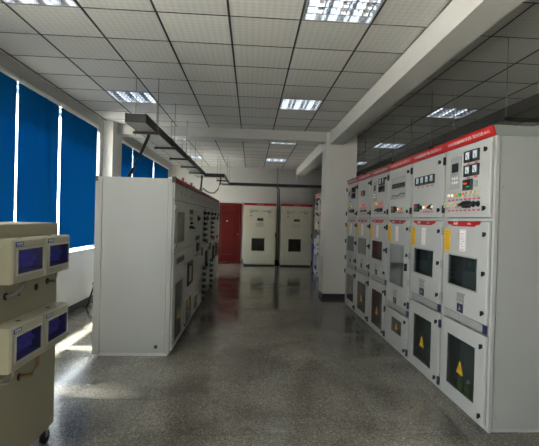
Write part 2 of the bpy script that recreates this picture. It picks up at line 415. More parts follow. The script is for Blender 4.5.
# ------------------------------------------------------------------ roller blinds
def blind(y0, y1, label, zb=1.08, grp='blue roller blinds'):
    t = thing('roller_blind', label, 'blind', (XL, (y0+y1)/2, zb), 0, grp)
    h = HEAD + 0.03 - zb; w = (y1-y0)/2
    nx = 14; c = MB(); b = 0
    for k in range(nx+1):                                  # cloth with a faint wave in it
        y = -w + 2*w*k/nx; dx = 0.045 + 0.004*sin(k*1.7+y0)
        c.v += [(dx, y, 0.03), (dx, y, h), (dx+0.002, y, 0.03), (dx+0.002, y, h)]
    for k in range(nx):
        a = 4*k
        c.f += [[a, a+4, a+5, a+1], [a+2, a+3, a+7, a+6]]; c.sm += [True, True]
    c.build('blind_cloth', 'cloth', t)
    MB().box(0.034, 0.058, -w, w, 0.0, 0.03).build('bottom_bar', 'cloth', t)
    hr = MB().prism([(0.002, h-0.005), (0.065, h-0.005), (0.075, h+0.02), (0.065, h+0.055), (0.002, h+0.055)], -w-0.02, w+0.02, 'y')
    hr.build('head_rail', 'alu', t)
    MB().box(0.02, 0.08, -w-0.028, -w-0.02, h-0.012, h+0.06).build('end_bracket', 'steel', t)
    MB().box(0.02, 0.08, w+0.02, w+0.028, h-0.012, h+0.06).build('end_bracket', 'steel', t)
    return t
blind(4.36, 5.555, 'blue roller blind at the left picture edge, rising behind the wheeled cream board')
blind(5.61, 6.745, 'middle blue roller blind of the near window, just right of the wheeled board')
blind(6.815, 8.36, 'wide blue roller blind between the near window edge and the grey switchboard end panel')
blind(9.56, 10.76, 'blue roller blind of the far window, crossed by the slanting black cable')
blind(10.84, 13.02, 'second blue roller blind of the far window, seen above the switchboard')
blind(13.12, 15.32, 'farthest blue roller blind on the left wall, half raised', 1.85)

# ------------------------------------------------------------------ recessed louvre lights
def louvre_proto():
    parts = []
    a = P/2-0.008; fr = MB()
    fr.v = []
    # rim in the plane of the tiles, housing above
    ring = MB().ring(-a, a, -a, a, -a+0.012, a-0.012, -a+0.012, a-0.012, -0.006, 0.0, 0.002)
    ring.v = [(x, z, y) for x, y, z in ring.v]; parts.append(('rim', ring, 'plate'))
    b = a-0.012
    hs = MB().box(-b, b, -b, b, 0.095, 0.10).box(-b-0.004, -b, -b, b, 0, 0.10).box(b, b+0.004, -b, b, 0, 0.10).box(-b, b, -b-0.004, -b, 0, 0.10).box(-b, b, b, b+0.004, 0, 0.10)
    parts.append(('housing', hs, 'mirror'))
    w = 2*b/3
    for k in range(3):
        xc = -b + w*(k+0.5)
        parts.append(('lamp_tube', MB().cyl((xc, -b+0.02, 0.065), 'y', 0.013, 2*b-0.04, 10), 'tube'))
        # parabolic trough either side of the tube
        r = MB()
        for sgn in (-1, 1):
            pr = [(xc+sgn*(w/2-0.003), 0.002), (xc+sgn*(w/2-0.010), 0.03), (xc+sgn*(w/2-0.028), 0.06), (xc+sgn*(w/2-0.06), 0.085), (xc+sgn*0.0, 0.093)]
            bs = len(r.v)
            for x, z in pr: r.v += [(x, -b+0.001, z), (x, b-0.001, z)]
            for i in range(4): r.f.append([bs+2*i, bs+2*i+1, bs+2*i+3, bs+2*i+2]); r.sm.append(True)
        parts.append(('reflector', r, 'reflector'))
    for k in range(1, 5):
        y = -b + 2*b*k/5; cb = MB()
        cb.prism([(y-0.007, 0.0), (y+0.007, 0.0), (y+0.002, 0.038), (y-0.002, 0.038)], -b, b, 'x')
        parts.append(('cross_blade', cb, 'blade'))
    return [(n, q.mesh(n), m) for n, q, m in parts]
LP = louvre_proto()
for n, me, m in LP: me.materials.append(M[m])
LLAB = ['big ceiling light at the top edge of the photo, above the aisle', 'ceiling light over the aisle, brightest toward its right end, before the cross beam',
        'ceiling light cut off by the top left picture corner', 'ceiling light above the near end of the hanging cable tray on the left',
        'ceiling light just behind the cross beam, near the pillar', 'ceiling light at the far end of the aisle, above the cream cabinets',
        'ceiling light behind the cross beam on the left, over the hanging tray rods', 'farthest ceiling light on the left, near the back wall',
        'ceiling light right of the long beam, above the nearest red banded cabinets', 'ceiling light in the dim right bay, just right of the pillar top', 'farthest ceiling light of the right bay, half hidden by the pillar']
for (x, y), lab in zip(LIGHTS, LLAB):
    t = thing('ceiling_light', lab, 'ceiling light', (x+P/2, y+P/2, ZC), 0, 'recessed louvre ceiling lights')
    for n, me, m in LP: share(me, n, t, (0, 0, 0))

# ------------------------------------------------------------------ small front-panel fittings (front faces -y)
def gauge(t, x0, x1, z0, z1, y=-0.025, dark=False):
    g = MB().ring(x0, x1, z0, z1, x0+0.010, x1-0.010, z0+0.012, z1-0.010, y-0.022, y, 0.003).build('gauge', 'black', t)
    MB().box(x0+0.009, x1-0.009, y-0.010, y-0.004, z0+0.011, z1-0.009).build('dial', 'dial' if not dark else 'dark', g)
    xc, zc = (x0+x1)/2, z0+0.03
    MB().prism([(xc-0.004, zc), (xc+0.004, zc), (xc-0.022, zc+0.035), (xc-0.025, zc+0.033)], y-0.0125, y-0.010).box(x0+0.012, x1-0.012, y-0.013, y-0.010, z0+0.012, z0+0.026).build('needle', 'black', g)
    return g
def pilot(t, x, z, m, y=-0.025, r=0.017):
    b = MB().cyl((x, y, z), 'y', r*1.25, -0.006, 14).build('pilot_lamp', 'steel', t)
    MB().cyl((x, y-0.006, z), 'y', r, -0.014, 14, r*0.8).build('lamp_lens', m, b)
    return b
def rotary(t, x, z, m='black', y=-0.025, r=0.024, ang=0.3):
    k = MB().cyl((x, y, z), 'y', r, -0.008, 16)
    k.cyl((x, y-0.008, z), 'y', r*0.75, -0.014, 16, r*0.65)
    dx, dz = cos(ang)*r*1.05, sin(ang)*r*1.05; nx, nz = -sin(ang)*r*0.3, cos(ang)*r*0.3
    k.prism([(x-dx-nx, z-dz-nz), (x+dx-nx, z+dz-nz), (x+dx+nx, z+dz+nz), (x-dx+nx, z-dz+nz)], y-0.042, y-0.02)
    return k.build('rotary_switch', m, t)
def plaque(t, x0, x1, z0, z1, m='pink', y=-0.025, name='label_plate', d=0.003):
    return MB().box(x0, x1, y-d, y, z0, z1).build(name, m, t)
def hinge(t, z, x=0.004, y=-0.025, h=0.075, m='black'):
    return MB().cyl((x, y-0.012, z-h/2), 'z', 0.010, h, 10).box(x-0.016, x+0.016, y-0.010, y-0.0, z-h/2, z+h/2).build('hinge', m, t)
def lock(t, x, z, y=-0.025):
    k = MB().cyl((x, y, z), 'y', 0.017, -0.010, 14)
    k.prism([(x-0.006, z-0.022), (x+0.006, z-0.022), (x+0.006, z+0.016), (x-0.006, z+0.016)], y-0.022, y-0.010)
    return k.build('door_lock', 'black', t)
def triangle(t, xc, z0, s, y, name='warning_sign'):
    o = MB().prism([(xc-s/2, z0), (xc+s/2, z0), (xc+s*0.03, z0+s*0.95), (xc-s*0.03, z0+s*0.95)], y-0.003, y).build(name, 'yellow', t)
    q = MB().prism([(xc-s*0.36, z0+s*0.08), (xc+s*0.36, z0+s*0.08), (xc, z0+s*0.78)], y-0.0036, y-0.003)
    p = MB().prism([(xc-s*0.30, z0+s*0.115), (xc+s*0.30, z0+s*0.115), (xc, z0+s*0.68)], y-0.0042, y-0.0036)
    q.build('sign_border', 'black', o); p.build('sign_field', 'yellow', o)
    MB().prism([(xc+s*0.03, z0+s*0.55), (xc-s*0.08, z0+s*0.33), (xc+0.0, z0+s*0.33), (xc-s*0.04, z0+s*0.15), (xc+s*0.09, z0+s*0.38), (xc+s*0.01, z0+s*0.38)], y-0.0048, y-0.0042).build('sign_bolt', 'black', o)
    return o
def meterpanel(t, x0, x1, z0, z1, y=-0.025):
    p = MB().chamfer(x0, x1, y-0.012, y, z0, z1, 0.004).build('relay_unit', 'plate', t)
    w, h = x1-x0, z1-z0
    MB().box(x0+w*0.2, x1-w*0.2, y-0.015, y-0.012, z0+h*0.52, z0+h*0.80).build('relay_screen', 'dark', p)
    b = MB()
    for i in range(3):
        for j in range(2): b.cyl((x0+w*(0.28+0.22*i), y-0.012, z0+h*(0.18+0.14*j)), 'y', w*0.06, -0.005, 8)
    b.build('relay_keys', 'white', p)
    return p
def display(t, x0, x1, z0, z1, y=-0.025, lit='lred'):
    d = MB().chamfer(x0, x1, y-0.018, y, z0, z1, 0.004).build('digital_meter', 'black', t)
    w, h = x1-x0, z1-z0
    MB().box(x0+w*0.15, x0+w*0.55, y-0.020, y-0.018, z0+h*0.55, z0+h*0.68).build('digits', lit, d)
    MB().box(x0+w*0.45, x0+w*0.80, y-0.020, y-0.018, z0+h*0.25, z0+h*0.36).build('digits', 'lgreen', d)
    return d

# ------------------------------------------------------------------ right-hand red banded switchgear
BAND = '5(-10) 交流金属封闭开关设备  高压开关柜 AH%d'
ZTOP = 2.355
def hv_cabinet(label, loc, rz, w, kind, D=1.5, n=1, grp='red banded switchgear cabinets along the right side'):
    t = thing('switchgear_cabinet', label, 'cabinet', loc, rz, grp)
    e = 0.028
    b = MB()
    b.box(0.002, e, 0, D, 0.0, ZTOP).box(w-e, w-0.002, 0, D, 0.0, ZTOP)
    b.box(e, w-e, D-0.02, D, 0.0, ZTOP).box(e, w-e, 0, D-0.02, ZTOP-0.03, ZTOP).box(e, w-e, 0, D-0.02, 0.0, 0.03)
    b.box(e, w-e, 0.0, D-0.02, 1.676, 1.700)
    zs = (0.755, 0.835) if kind != 'C' else (0.50, 0.58)
    b.box(e, w-e, 0.012, D-0.02, *zs)
    b.build('body', 'grey', t)
    MB().box(e+0.001, w-e-0.001, 0.17, 0.18, 0.031, zs[0]-0.001).box(e+0.001, w-e-0.001, 0.17, 0.18, zs[1]+0.001, 1.675).box(e+0.001, w-e-0.001, 0.20, 0.21, 1.701, ZTOP-0.031).build('mounting_plate', 'inside', t)
    # red head band, leaning outward, with flashing behind
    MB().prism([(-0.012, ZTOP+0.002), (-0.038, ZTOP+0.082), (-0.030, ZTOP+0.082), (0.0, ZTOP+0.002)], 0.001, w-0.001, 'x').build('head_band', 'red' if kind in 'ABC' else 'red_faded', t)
    MB().prism([(0.001, ZTOP+0.002), (-0.028, ZTOP+0.081), (D, ZTOP+0.081), (D, ZTOP+0.002)], 0.002, w-0.002, 'x').build('roof_box', 'flashing', t)
    L = letters(BAND % n, 'band_lettering', w*0.5, -0.027, ZTOP+0.042, 0.035, 'faint', t, 'CENTER')
    L.rotation_euler = (pi/2+0.31, 0, 0)
    # vent strip
    vs = MB().chamfer(0.05, w-0.04, 0.0, 0.012, zs[0]+0.006, zs[1]-0.006, 0.003).build('vent_strip', 'plate', t)
    v = MB()
    for k in range(14): v.box(0.09+k*0.045, 0.12+k*0.045, -0.002, 0.0, zs[0]+0.025, zs[1]-0.025)
    v.build('vent_slots', 'plate', vs)
    plaque(t, w-0.115, w-0.045, zs[0]+0.008, zs[1]-0.006, 'navy', 0.0, 'strip_plate', 0.006)
    y0, y1 = -0.025, -0.001
    # instrument door
    up = MB().chamfer(0.034, w-0.034, y0, y1, 1.706, ZTOP-0.055+0.0, 0.004)
    up.build('instrument_door', 'grey', t)
    MB().box(0.034, w-0.034, -0.012, -0.001, ZTOP-0.052, ZTOP-0.004).build('lintel', 'grey', t)
    for z in (2.257, 1.787): hinge(t, z)
    for z in (2.264, 1.783): lock(t, w-0.105, z)
    # middle door with window
    mz0 = zs[1]+0.006; big = kind == 'C'
    wx0, wx1, wz0, wz1 = (0.150, 0.680, 0.840, 1.357) if big else (0.140, 0.665, 1.085, 1.355)
    md = MB().ring(0.034, w-0.034, mz0, 1.672, wx0, wx1, wz0, wz1, y0, y1).build('cable_door', 'grey', t)
    MB().box(wx0+0.0005, wx1-0.0005, y0+0.004, y0+0.008, wz0+0.0005, wz1-0.0005).build('door_window', 'panel_glass', md)
    r = 0.012
    MB().ring(wx0-r, wx1+r, wz0-r, wz1+r, wx0, wx1, wz0, wz1, y0-0.003, y0+0.001, 0.002).build('window_gasket', 'plate', md)
    for z in ((1.57, 1.25, 0.93) if not big else (1.57, 1.25, 0.66)):
        hinge(t, z, m='plate' if kind in 'AB' else 'black')
        lock(t, w-0.085, z)
    if big: MB().box(w-0.10, w-0.075, y0-0.035, y0, 1.06, 1.15).build('lever_handle', 'black', t)
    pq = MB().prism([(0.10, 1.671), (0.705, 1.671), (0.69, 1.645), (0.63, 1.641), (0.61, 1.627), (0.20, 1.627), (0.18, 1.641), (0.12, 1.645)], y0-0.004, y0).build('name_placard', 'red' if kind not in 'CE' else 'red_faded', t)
    letters('高压柜', 'placard_lettering', 0.27, y0-0.0052, 1.650, 0.030, 'white', pq, 'CENTER')
    letters('AH%d' % n, 'placard_lettering', 0.52, y0-0.0052, 1.650, 0.026, 'white', pq, 'CENTER')
    yl = MB().box(0.036, 0.165, y0-0.003, y0, 1.39, 1.595).build('yellow_notice', 'yellow', t)
    ln = MB()
    for k in range(9): ln.box(0.048, 0.150-0.02*(k % 3 == 2), y0-0.0036, y0-0.003, 1.41+0.02*k, 1.4145+0.02*k)
    ln.build('notice_print', 'copper', yl)
    wh = MB().box(0.345, 0.465, y0-0.003, y0, 1.402, 1.598).build('white_notice', 'white', t)
    ln = MB().ring(0.349, 0.461, 1.406, 1.594, 0.3515, 0.4585, 1.4085, 1.5915, y0-0.0036, y0-0.003, 0.0003)
    for k in range(7): ln.box(0.365+0.02*(k % 2), 0.44-0.015*(k % 3), y0-0.0036, y0-0.003, 1.42+0.023*k, 1.4235+0.023*k)
    ln.build('notice_print', 'pink', wh)
    pz = 0.0 if not big else -0.262
    sp = MB().chamfer(0.325, 0.485, y0-0.008, y0, 0.942+pz, 1.030+pz, 0.004).build('socket_plate', 'silver', t)
    s = MB()
    for i in range(3):
        for j in range(2): s.box(0.345+0.045*i, 0.375+0.045*i, y0-0.009, y0-0.008, 0.957+0.035*j+pz, 0.980+0.035*j+pz)
    s.build('socket_holes', 'plate', sp)
    np_ = MB().chamfer(0.340, 0.452, y0-0.006, y0, 0.856+pz, 0.932+pz, 0.003).build('latch_plate', 'navy', t)
    MB().prism([(0.375, 0.870+pz), (0.415, 0.885+pz), (0.395, 0.92+pz)], y0-0.007, y0-0.006).build('latch_mark', 'plate', np_)
    # lower door
    lx0, lx1, lz0, lz1 = {'A': (0.160, 0.672, 0.151, 0.616), 'B': (0.18, 0.67, 0.13, 0.618), 'C': (0.28, 0.66, 0.22, 0.405), 'D': (0.20, 0.735, 0.096, 0.62), 'E': (0.16, 0.72, 0.13, 0.607), 'F': (0.16, 0.72, 0.15, 0.625)}[kind]
    ld = MB().ring(0.034, w-0.034, 0.035, zs[0]-0.006, lx0, lx1, lz0, lz1, y0, y1).build('lower_door', 'grey', t)
    MB().box(lx0+0.0005, lx1-0.0005, y0+0.004, y0+0.008, lz0+0.0005, lz1-0.0005).build('door_window', 'panel_glass', ld)
    tz = lz0 + (lz1-lz0)*0.34 if not big else 0.27
    triangle(ld, (lx0+lx1)/2-0.0, tz, 0.115 if not big else 0.08, y0+0.004)
    for z in ((0.66, 0.096) if not big else (0.44, 0.096)):
        hinge(t, z, m='navy' if kind in 'AB' else 'black'); lock(t, w-0.085, z)
    # instruments
    Y = y0
    def lab_row(z, xs, ww=0.045):
        for x in xs: plaque(t, x-ww/2, x+ww/2, z-0.007, z+0.007)
    if kind == 'A':
        meterpanel(t, 0.142, 0.345, 1.975, 2.262)
        for x0, x1 in ((0.416, 0.526), (0.545, 0.655)):
            gauge(t, x0, x1, 2.188, 2.287); gauge(t, x0, x1, 2.066, 2.162)
            lab_row(2.175, [(x0+x1)/2], 0.05); lab_row(2.053, [(x0+x1)/2], 0.05)
        display(t, 0.40, 0.552, 1.945, 2.040); MB().chamfer(0.578, 0.635, Y-0.014, Y, 1.966, 2.022, 0.003).build('counter', 'plate', t)
        for x, m in zip((0.126, 0.196, 0.272, 0.346, 0.42), ('lwhite', 'lwhite', 'lyellow', 'lgreen', 'lred')): pilot(t, x, 1.912, m)
        for x in (0.494, 0.566, 0.640): rotary(t, x, 1.913, 'switch', ang=0.9)
        for x in (0.104, 0.183, 0.260, 0.334): rotary(t, x, 1.820, 'switch', ang=0.9)
        for x, r in ((0.400, 0.032), (0.452, 0.036), (0.506, 0.034), (0.580, 0.028), (0.656, 0.026)): rotary(t, x, 1.821, 'black', r=r, ang=0.2)
        xs = [0.122+0.077*k for k in range(8)]; lab_row(1.868, xs); lab_row(1.770, xs)
    elif kind == 'B':
        for x0 in (0.150, 0.277, 0.404, 0.531):
            gauge(t, x0, x0+0.118, 2.066, 2.160); lab_row(2.045, [x0+0.059], 0.05)
        display(t, 0.13, 0.26, 1.775, 1.862); rotary(t, 0.305, 1.818)
        for x, m in zip((0.40, 0.47, 0.545, 0.615), ('lwhite', 'amber', 'lyellow', 'lwhite')): pilot(t, x, 1.818, m)
        rotary(t, 0.585, 1.818, r=0.03); lab_row(1.768, [0.39, 0.46, 0.53, 0.60])
    elif kind == 'C':
        sc = MB().ring(0.15, 0.69, 1.952, 2.238, 0.165, 0.675, 1.967, 2.223, Y-0.008, Y, 0.003).build('mimic_frame', 'silver', t)
        MB().box(0.164, 0.676, Y-0.003, Y-0.0005, 1.966, 2.224).build('mimic_screen', 'silver', sc)
        MB().box(0.165, 0.675, Y-0.0035, Y-0.003, 2.090, 2.150).build('mimic_bar', 'dark', sc)
        MB().tube([(0.17+0.05*k, Y-0.004, 1.985+0.012*sin(k*1.1)+0.003*k) for k in range(11)], 0.004, 5).build('mimic_line', 'dark', sc)
        display(t, 0.18, 0.31, 1.770, 1.857); rotary(t, 0.36, 1.817, r=0.03); pilot(t, 0.44, 1.817, 'lwhite'); pilot(t, 0.50, 1.817, 'amber'); pilot(t, 0.56, 1.817, 'lyellow')
        lab_row(1.768, [0.44, 0.51, 0.58])
    elif kind == 'D':
        meterpanel(t, 0.16, 0.335, 1.965, 2.255)
        for x0 in (0.46, 0.59): gauge(t, x0, x0+0.115, 2.180, 2.278); gauge(t, x0, x0+0.115, 2.080, 2.168, dark=True)
        for x, m in zip((0.30, 0.37, 0.46, 0.535, 0.61), ('amber', 'amber', 'lgreen', 'lred', 'lred')): pilot(t, x, 1.913, m)
        rotary(t, 0.22, 1.82, 'switch'); rotary(t, 0.30, 1.82, 'switch')
        for x in (0.38, 0.44, 0.51, 0.60): rotary(t, x, 1.82, r=0.032)
        lab_row(1.868, [0.30+0.08*k for k in range(5)]); lab_row(1.77, [0.22+0.08*k for k in range(6)])
    elif kind == 'E':
        display(t, 0.295, 0.50, 2.075, 2.165)
        for x, m in zip((0.26, 0.34, 0.43, 0.52, 0.61), ('lyellow', 'amber', 'lred', 'lred', 'lyellow')): pilot(t, x, 1.913, m)
        MB().chamfer(0.27, 0.63, Y-0.02, Y, 1.805, 1.84, 0.004).build('terminal_strip', 'black', t)
        lab_row(1.868, [0.26+0.09*k for k in range(5)]); lab_row(1.768, [0.30+0.1*k for k in range(4)])
    else:
        meterpanel(t, 0.17, 0.30, 2.0, 2.25)
        for x0 in (0.44, 0.57): gauge(t, x0, x0+0.11, 2.17, 2.275, dark=True); gauge(t, x0, x0+0.11, 2.06, 2.16, dark=True)
        for x, m in zip((0.15, 0.24, 0.33, 0.42), ('amber', 'lyellow', 'lgreen', 'lwhite')): pilot(t, x, 1.916, m)
        for x in (0.36, 0.43, 0.51, 0.59): rotary(t, x, 1.83, r=0.033)
        lab_row(1.868, [0.15+0.09*k for k in range(5)])
    return t

YS = [3.32, 4.18, 5.06, 5.94, 6.82, 7.70, 8.54]
FX = 1.915
HL = ['nearest red banded cabinet, four square gauges in two rows above coloured lamps',
      'second red banded cabinet from the near end, four gauges in one row',
      'third red banded cabinet from the near end, grey mimic screen above a tall mirror-like window',
      'fourth red banded cabinet, orange and green lamps above a very dark window',
      'fifth red banded cabinet, one small black display, red lamps in a row',
      'red banded cabinet touching the white pillar, last of the right row']
cabs = []
for k, kd in enumerate('ABCDEF'):
    cabs.append(hv_cabinet(HL[k], (FX, YS[k+1], 0), -pi/2, YS[k+1]-YS[k]-0.002, kd, n=12-k if k else 12))
# plain side sheet of the nearest cabinet, and cable ends behind its lower window
c0 = cabs[0]; w0 = YS[1]-YS[0]-0.002
MB().box(w0-0.001, w0+0.006, 0.035, 1.48, 0.03, ZTOP-0.004).build('side_sheet', 'shaded_sheet', c0)
MB().box(w0-0.001, w0+0.009, -0.003, 0.022, 0.0, ZTOP-0.002).build('corner_post', 'grey', c0)
sb = MB()
for z in (0.12, 0.95, 1.95): sb.cyl((w0+0.006, 0.055, z), 'x', 0.010, 0.005, 10)
sb.build('side_bolt', 'plate', c0)
ce = None
for x, h, d in ((0.27, 0.235, 0.065), (0.345, 0.18, 0.10), (0.41, 0.22, 0.065)):
    q = MB().cyl((x, d, 0.03), 'z', 0.029, h-0.06, 12).cyl((x, d, h-0.03), 'z', 0.029, 0.03, 12, 0.019).build('cable_end', 'green', c0)
    MB().cyl((x, d, h), 'z', 0.019, 0.035, 12, 0.012).build('cable_cap', 'white', q)

# second row beyond the pillar
SL = ['red topped switchgear cabinet behind the pillar, nearer of the two', 'red topped switchgear cabinet seen as a sliver beside the pillar, farther of the two']
for k, kd in enumerate('DA'):
    hv_cabinet(SL[k], (1.99, 12.57+0.86*k, 0), -pi/2, 0.858, kd, n=3-k, grp='switchgear beyond the pillar')

# ------------------------------------------------------------------ left-hand low voltage switchboard
LZ = 2.05
def lv_cabinet(label, y0, y1, kind, first=False):
    w = y1-y0-0.003; D = 0.86
    t = thing('switchboard_cabinet', label, 'cabinet', (-0.918, y0, 0), pi/2, 'grey switchboard cabinets in the left row')
    b = MB().box(0.001, w, 0.0, D, 0.04, LZ).box(0.02, w-0.02, 0.03, D-0.03, 0.0, 0.04)
    b.build('body', 'grey_left', t)
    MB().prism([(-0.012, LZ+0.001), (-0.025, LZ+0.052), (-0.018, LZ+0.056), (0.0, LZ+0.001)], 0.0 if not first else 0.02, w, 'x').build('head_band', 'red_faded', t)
    MB().prism([(0.001, LZ+0.001), (-0.017, LZ+0.055), (0.06, LZ+0.055), (0.06, LZ+0.001)], 0.0, w, 'x').build('head_rail', 'grey_left', t)
    y = -0.022
    MB().box(0.012, w-0.004, -0.006, -0.0006, 1.8345, 1.8415).build('shadow_gap', 'seam', t)
    if kind in ('meter', 'control'): MB().box(0.012, w-0.004, -0.006, -0.0006, 1.1955, 1.2045).build('shadow_gap', 'seam', t)
    MB().chamfer(0.012, w-0.004, y, -0.001, 1.842, LZ-0.012, 0.003).build('header_panel', 'grey_left', t)
    MB().box(w*0.50, w*0.55, y-0.003, y, 1.90, 1.965).build('header_mark', 'plate', t)
    MB().box(w*0.82, w*0.88, y-0.003, y, 1.925, 1.95).build('header_mark', 'plate', t)
    for x in (w-0.04,):
        MB().box(x-0.018, x+0.018, 0.012, 0.042, LZ+0.057, LZ+0.125).box(x-0.018, x+0.018, -0.03, 0.012, LZ+0.057, LZ+0.072).build('lifting_lug', 'red_faded', t) if kind in ('meter', 'control') else MB().box(x-0.03, x+0.03, 0.012, 0.042, LZ+0.057, LZ+0.085).cyl((x, 0.027, LZ+0.085), 'z', 0.012, 0.012, 8).build('lifting_lug', 'cream', t)
    def door(x0, x1, z0, z1, name='door', hole=None, pane='panel_glass'):
        if hole:
            d = MB().ring(x0, x1, z0, z1, *hole, y, -0.001, 0.003).build(name, 'grey_left', t)
            MB().box(hole[0]-0.005, hole[1]+0.005, -0.0152, -0.012, hole[2]-0.005, hole[3]+0.005).build('window_pane', pane, d)
            MB().ring(hole[0]-0.012, hole[1]+0.012, hole[2]-0.012, hole[3]+0.012, hole[0], hole[1], hole[2], hole[3], y-0.004, y, 0.002).build('window_frame', 'plate', d)
            MB().box(hole[0], hole[1], -0.004, -0.0006, hole[2], hole[3]).build('backing', 'inside', d)
        else:
            d = MB().chamfer(x0, x1, y, -0.001, z0, z1, 0.003).build(name, 'grey_left', t)
        return d
    def louvre(x0, x1, z0, z1, n=5):
        v = MB().chamfer(x0, x1, y-0.004, y, z0, z1, 0.002).build('vent_grille', 'plate', t)
        s = MB(); h = (x1-x0)/(n*1.5)
        for k in range(n): s.box(x0+h*(0.4+1.5*k), x0+h*(1.4+1.5*k), y-0.006, y-0.004, z0+0.012, z1-0.012)
        s.build('grille_slots', 'seam', v)
    if kind == 'meter':
        door(0.012, w-0.004, 1.205, 1.834, 'upper_door', (0.24, 0.78, 1.325, 1.692), 'pane_olive')
        louvre(0.22, 0.80, 1.05, 1.135)
        d = door(0.012, w-0.004, 0.06, 1.195, 'lower_door', (0.18, 0.76, 0.10, 0.82), 'panel_glass')
        triangle(t, 0.50, 0.34, 0.14, y-0.004)
        hinge(t, 1.75, 0.02, y, 0.06, 'plate'); hinge(t, 1.30, 0.02, y, 0.06, 'plate'); hinge(t, 0.2, 0.02, y, 0.06, 'plate')
        pilot(t, 0.86, 1.0, 'switch', y)
    elif kind == 'control':
        door(0.004, w-0.004, 1.205, 1.834, 'upper_door')
        louvre(0.33, 0.71, 1.675, 1.755)
        for x, m in zip((0.38, 0.47, 0.56), ('pred', 'lyellow', 'pgreen')): pilot(t, x, 1.615, m, y, 0.025)
        rotary(t, 0.44, 1.55, y=y); rotary(t, 0.36, 1.49, y=y); rotary(t, 0.52, 1.49, y=y); plaque(t, 0.34, 0.56, 1.44, 1.452, 'plate', y); rotary(t, 0.68, 1.47, y=y, r=0.018)
        door(0.004, w-0.004, 0.06, 1.195, 'lower_door')
        dk = MB().chamfer(0.22, 0.74, y-0.02, y, 0.64, 0.985, 0.006).build('breaker_front', 'dark', t)
        MB().box(0.30, 0.45, y-0.03, y-0.02, 0.70, 0.92).build('breaker_lever', 'plate', dk)
        f = MB().ring(0.10, 0.76, 0.07, 0.48, 0.13, 0.73, 0.10, 0.45, y-0.004, y, 0.002).build('low_window', 'alu', t)
        MB().box(0.128, 0.732, y-0.0022, y-0.0006, 0.098, 0.452).build('window_pane', 'panel_glass', f)
        triangle(t, 0.40, 0.32, 0.14, y-0.004); lock(t, 0.05, 0.13, y)
    elif kind == 'breaker':
        door(0.004, w-0.004, 1.41, 1.834, 'upper_door'); door(0.004, w-0.004, 1.03, 1.40, 'middle_door')
        rotary(t, 0.50, 1.62, 'black', y, 0.055, 0.1); pilot(t, 0.60, 1.618, 'pred', y, 0.035)
        plaque(t, 0.2, 0.33, 1.70, 1.74, 'plate', y)
        louvre(0.22, 0.74, 1.25, 1.335)
        dk = MB().chamfer(0.36, 0.60, y-0.03, y, 1.07, 1.21, 0.006).build('breaker_front', 'dark', t)
        pilot(t, 0.74, 1.135, 'lyellow', y, 0.04); pilot(t, 0.80, 1.115, 'pred', y, 0.035)
        lp = plaque(t, 0.22, 0.75, 1.0, 1.022, 'red_faded', y, 'red_notice', 0.006)
        door(0.004, w-0.004, 0.06, 0.985, 'lower_door')
        triangle(t, 0.48, 0.42, 0.16, y)
        f = MB().ring(0.12, 0.72, 0.09, 0.36, 0.15, 0.69, 0.12, 0.33, y-0.004, y, 0.002).build('low_window', 'alu', t)
        MB().box(0.148, 0.692, y-0.0022, y-0.0006, 0.118, 0.332).build('window_pane', 'panel_glass', f)
    elif kind in ('drawer', 'drawer_red'):
        zz = [1.72, 1.62, 1.52, 1.42, 1.31, 1.21] + [0.68, 0.565, 0.45, 0.335, 0.22, 0.10]
        for i, z in enumerate(zz):
            d = door(0.006, w-0.006, z-0.050, z+0.048, 'drawer')
            xk = w*0.60
            MB().box(xk-0.17, xk-0.055, y-0.006, y, z-0.022, z+0.034).build('indicator_plate', 'plate', d)
            MB().cyl((xk, y, z), 'y', 0.050, -0.008, 16).build('dial_ring', 'plate', d)
            MB().cyl((xk, y-0.008, z), 'y', 0.040, -0.018, 14).box(xk-0.08, xk+0.08, y-0.07, y-0.020, z-0.020, z+0.016).build('drawer_handle', 'black', d)
            MB().box(xk+0.07, xk+0.20, y-0.022, y, z-0.034, z-0.014).build('drawer_grip', 'black', d)
        door(0.006, w-0.006, 0.74, 1.15, 'middle_door')
        sl = MB().chamfer(w*0.32, w*0.42, y-0.02, y, 0.93, 1.085, 0.004).build('slot_cover', 'dark', t)
        if kind == 'drawer_red':
            pilot(t, w*0.9, 1.15, 'pred', y, 0.045)
        else:
            pilot(t, w*0.85, 1.12, 'lyellow', y, 0.02)
    elif kind == 'feeder':
        door(0.004, w-0.004, 1.25, 1.834, 'upper_door'); door(0.004, w-0.004, 0.06, 1.24, 'lower_door')
        rotary(t, w*0.35, 1.62, 'black', y, 0.06, 0.1); rotary(t, w*0.7, 1.72, 'black', y, 0.045); pilot(t, w*0.62, 1.62, 'pred', y, 0.035)
        dk = MB().chamfer(w*0.12, w*0.70, y-0.03, y, 0.64, 0.97, 0.006).build('breaker_front', 'dark', t)
        MB().box(w*0.3, w*0.5, y-0.042, y-0.03, 0.72, 0.9).build('breaker_lever', 'plate', dk)
        louvre(w*0.2, w*0.8, 1.10, 1.17)
        MB().box(w*0.80, w*0.9, y-0.004, y, 0.58, 0.78).build('pink_notice', 'pink', t)
        lock(t, w*0.86, 1.0, y)
    return t
LYS = [5.17, 6.10, 6.95, 7.80, 8.70, 9.35, 10.25, 11.15, 12.25]
KINDS = ['meter', 'control', 'breaker', 'drawer', 'feeder', 'drawer_red', 'feeder', 'feeder']
LL = ['nearest switchboard cabinet of the left row, plain grey end panel and tall meter window',
      'second switchboard cabinet from the near end, vent grille, lamps and dark breaker front',
      'third switchboard cabinet from the near end, yellow and red buttons above a thin red notice',
      'switchboard cabinet with the first column of black drawer handles from the near end',
      'narrow switchboard cabinet between the two columns of black drawer handles',
      'switchboard cabinet with the second column of black drawer handles, toward the red door',
      'switchboard cabinet just beyond the farther column of drawer handles',
      'last switchboard cabinet of the left row, beside the red door']
lcabs = [lv_cabinet(LL[k], LYS[k], LYS[k+1], KINDS[k], k == 0) for k in range(8)]
c = lcabs[0]
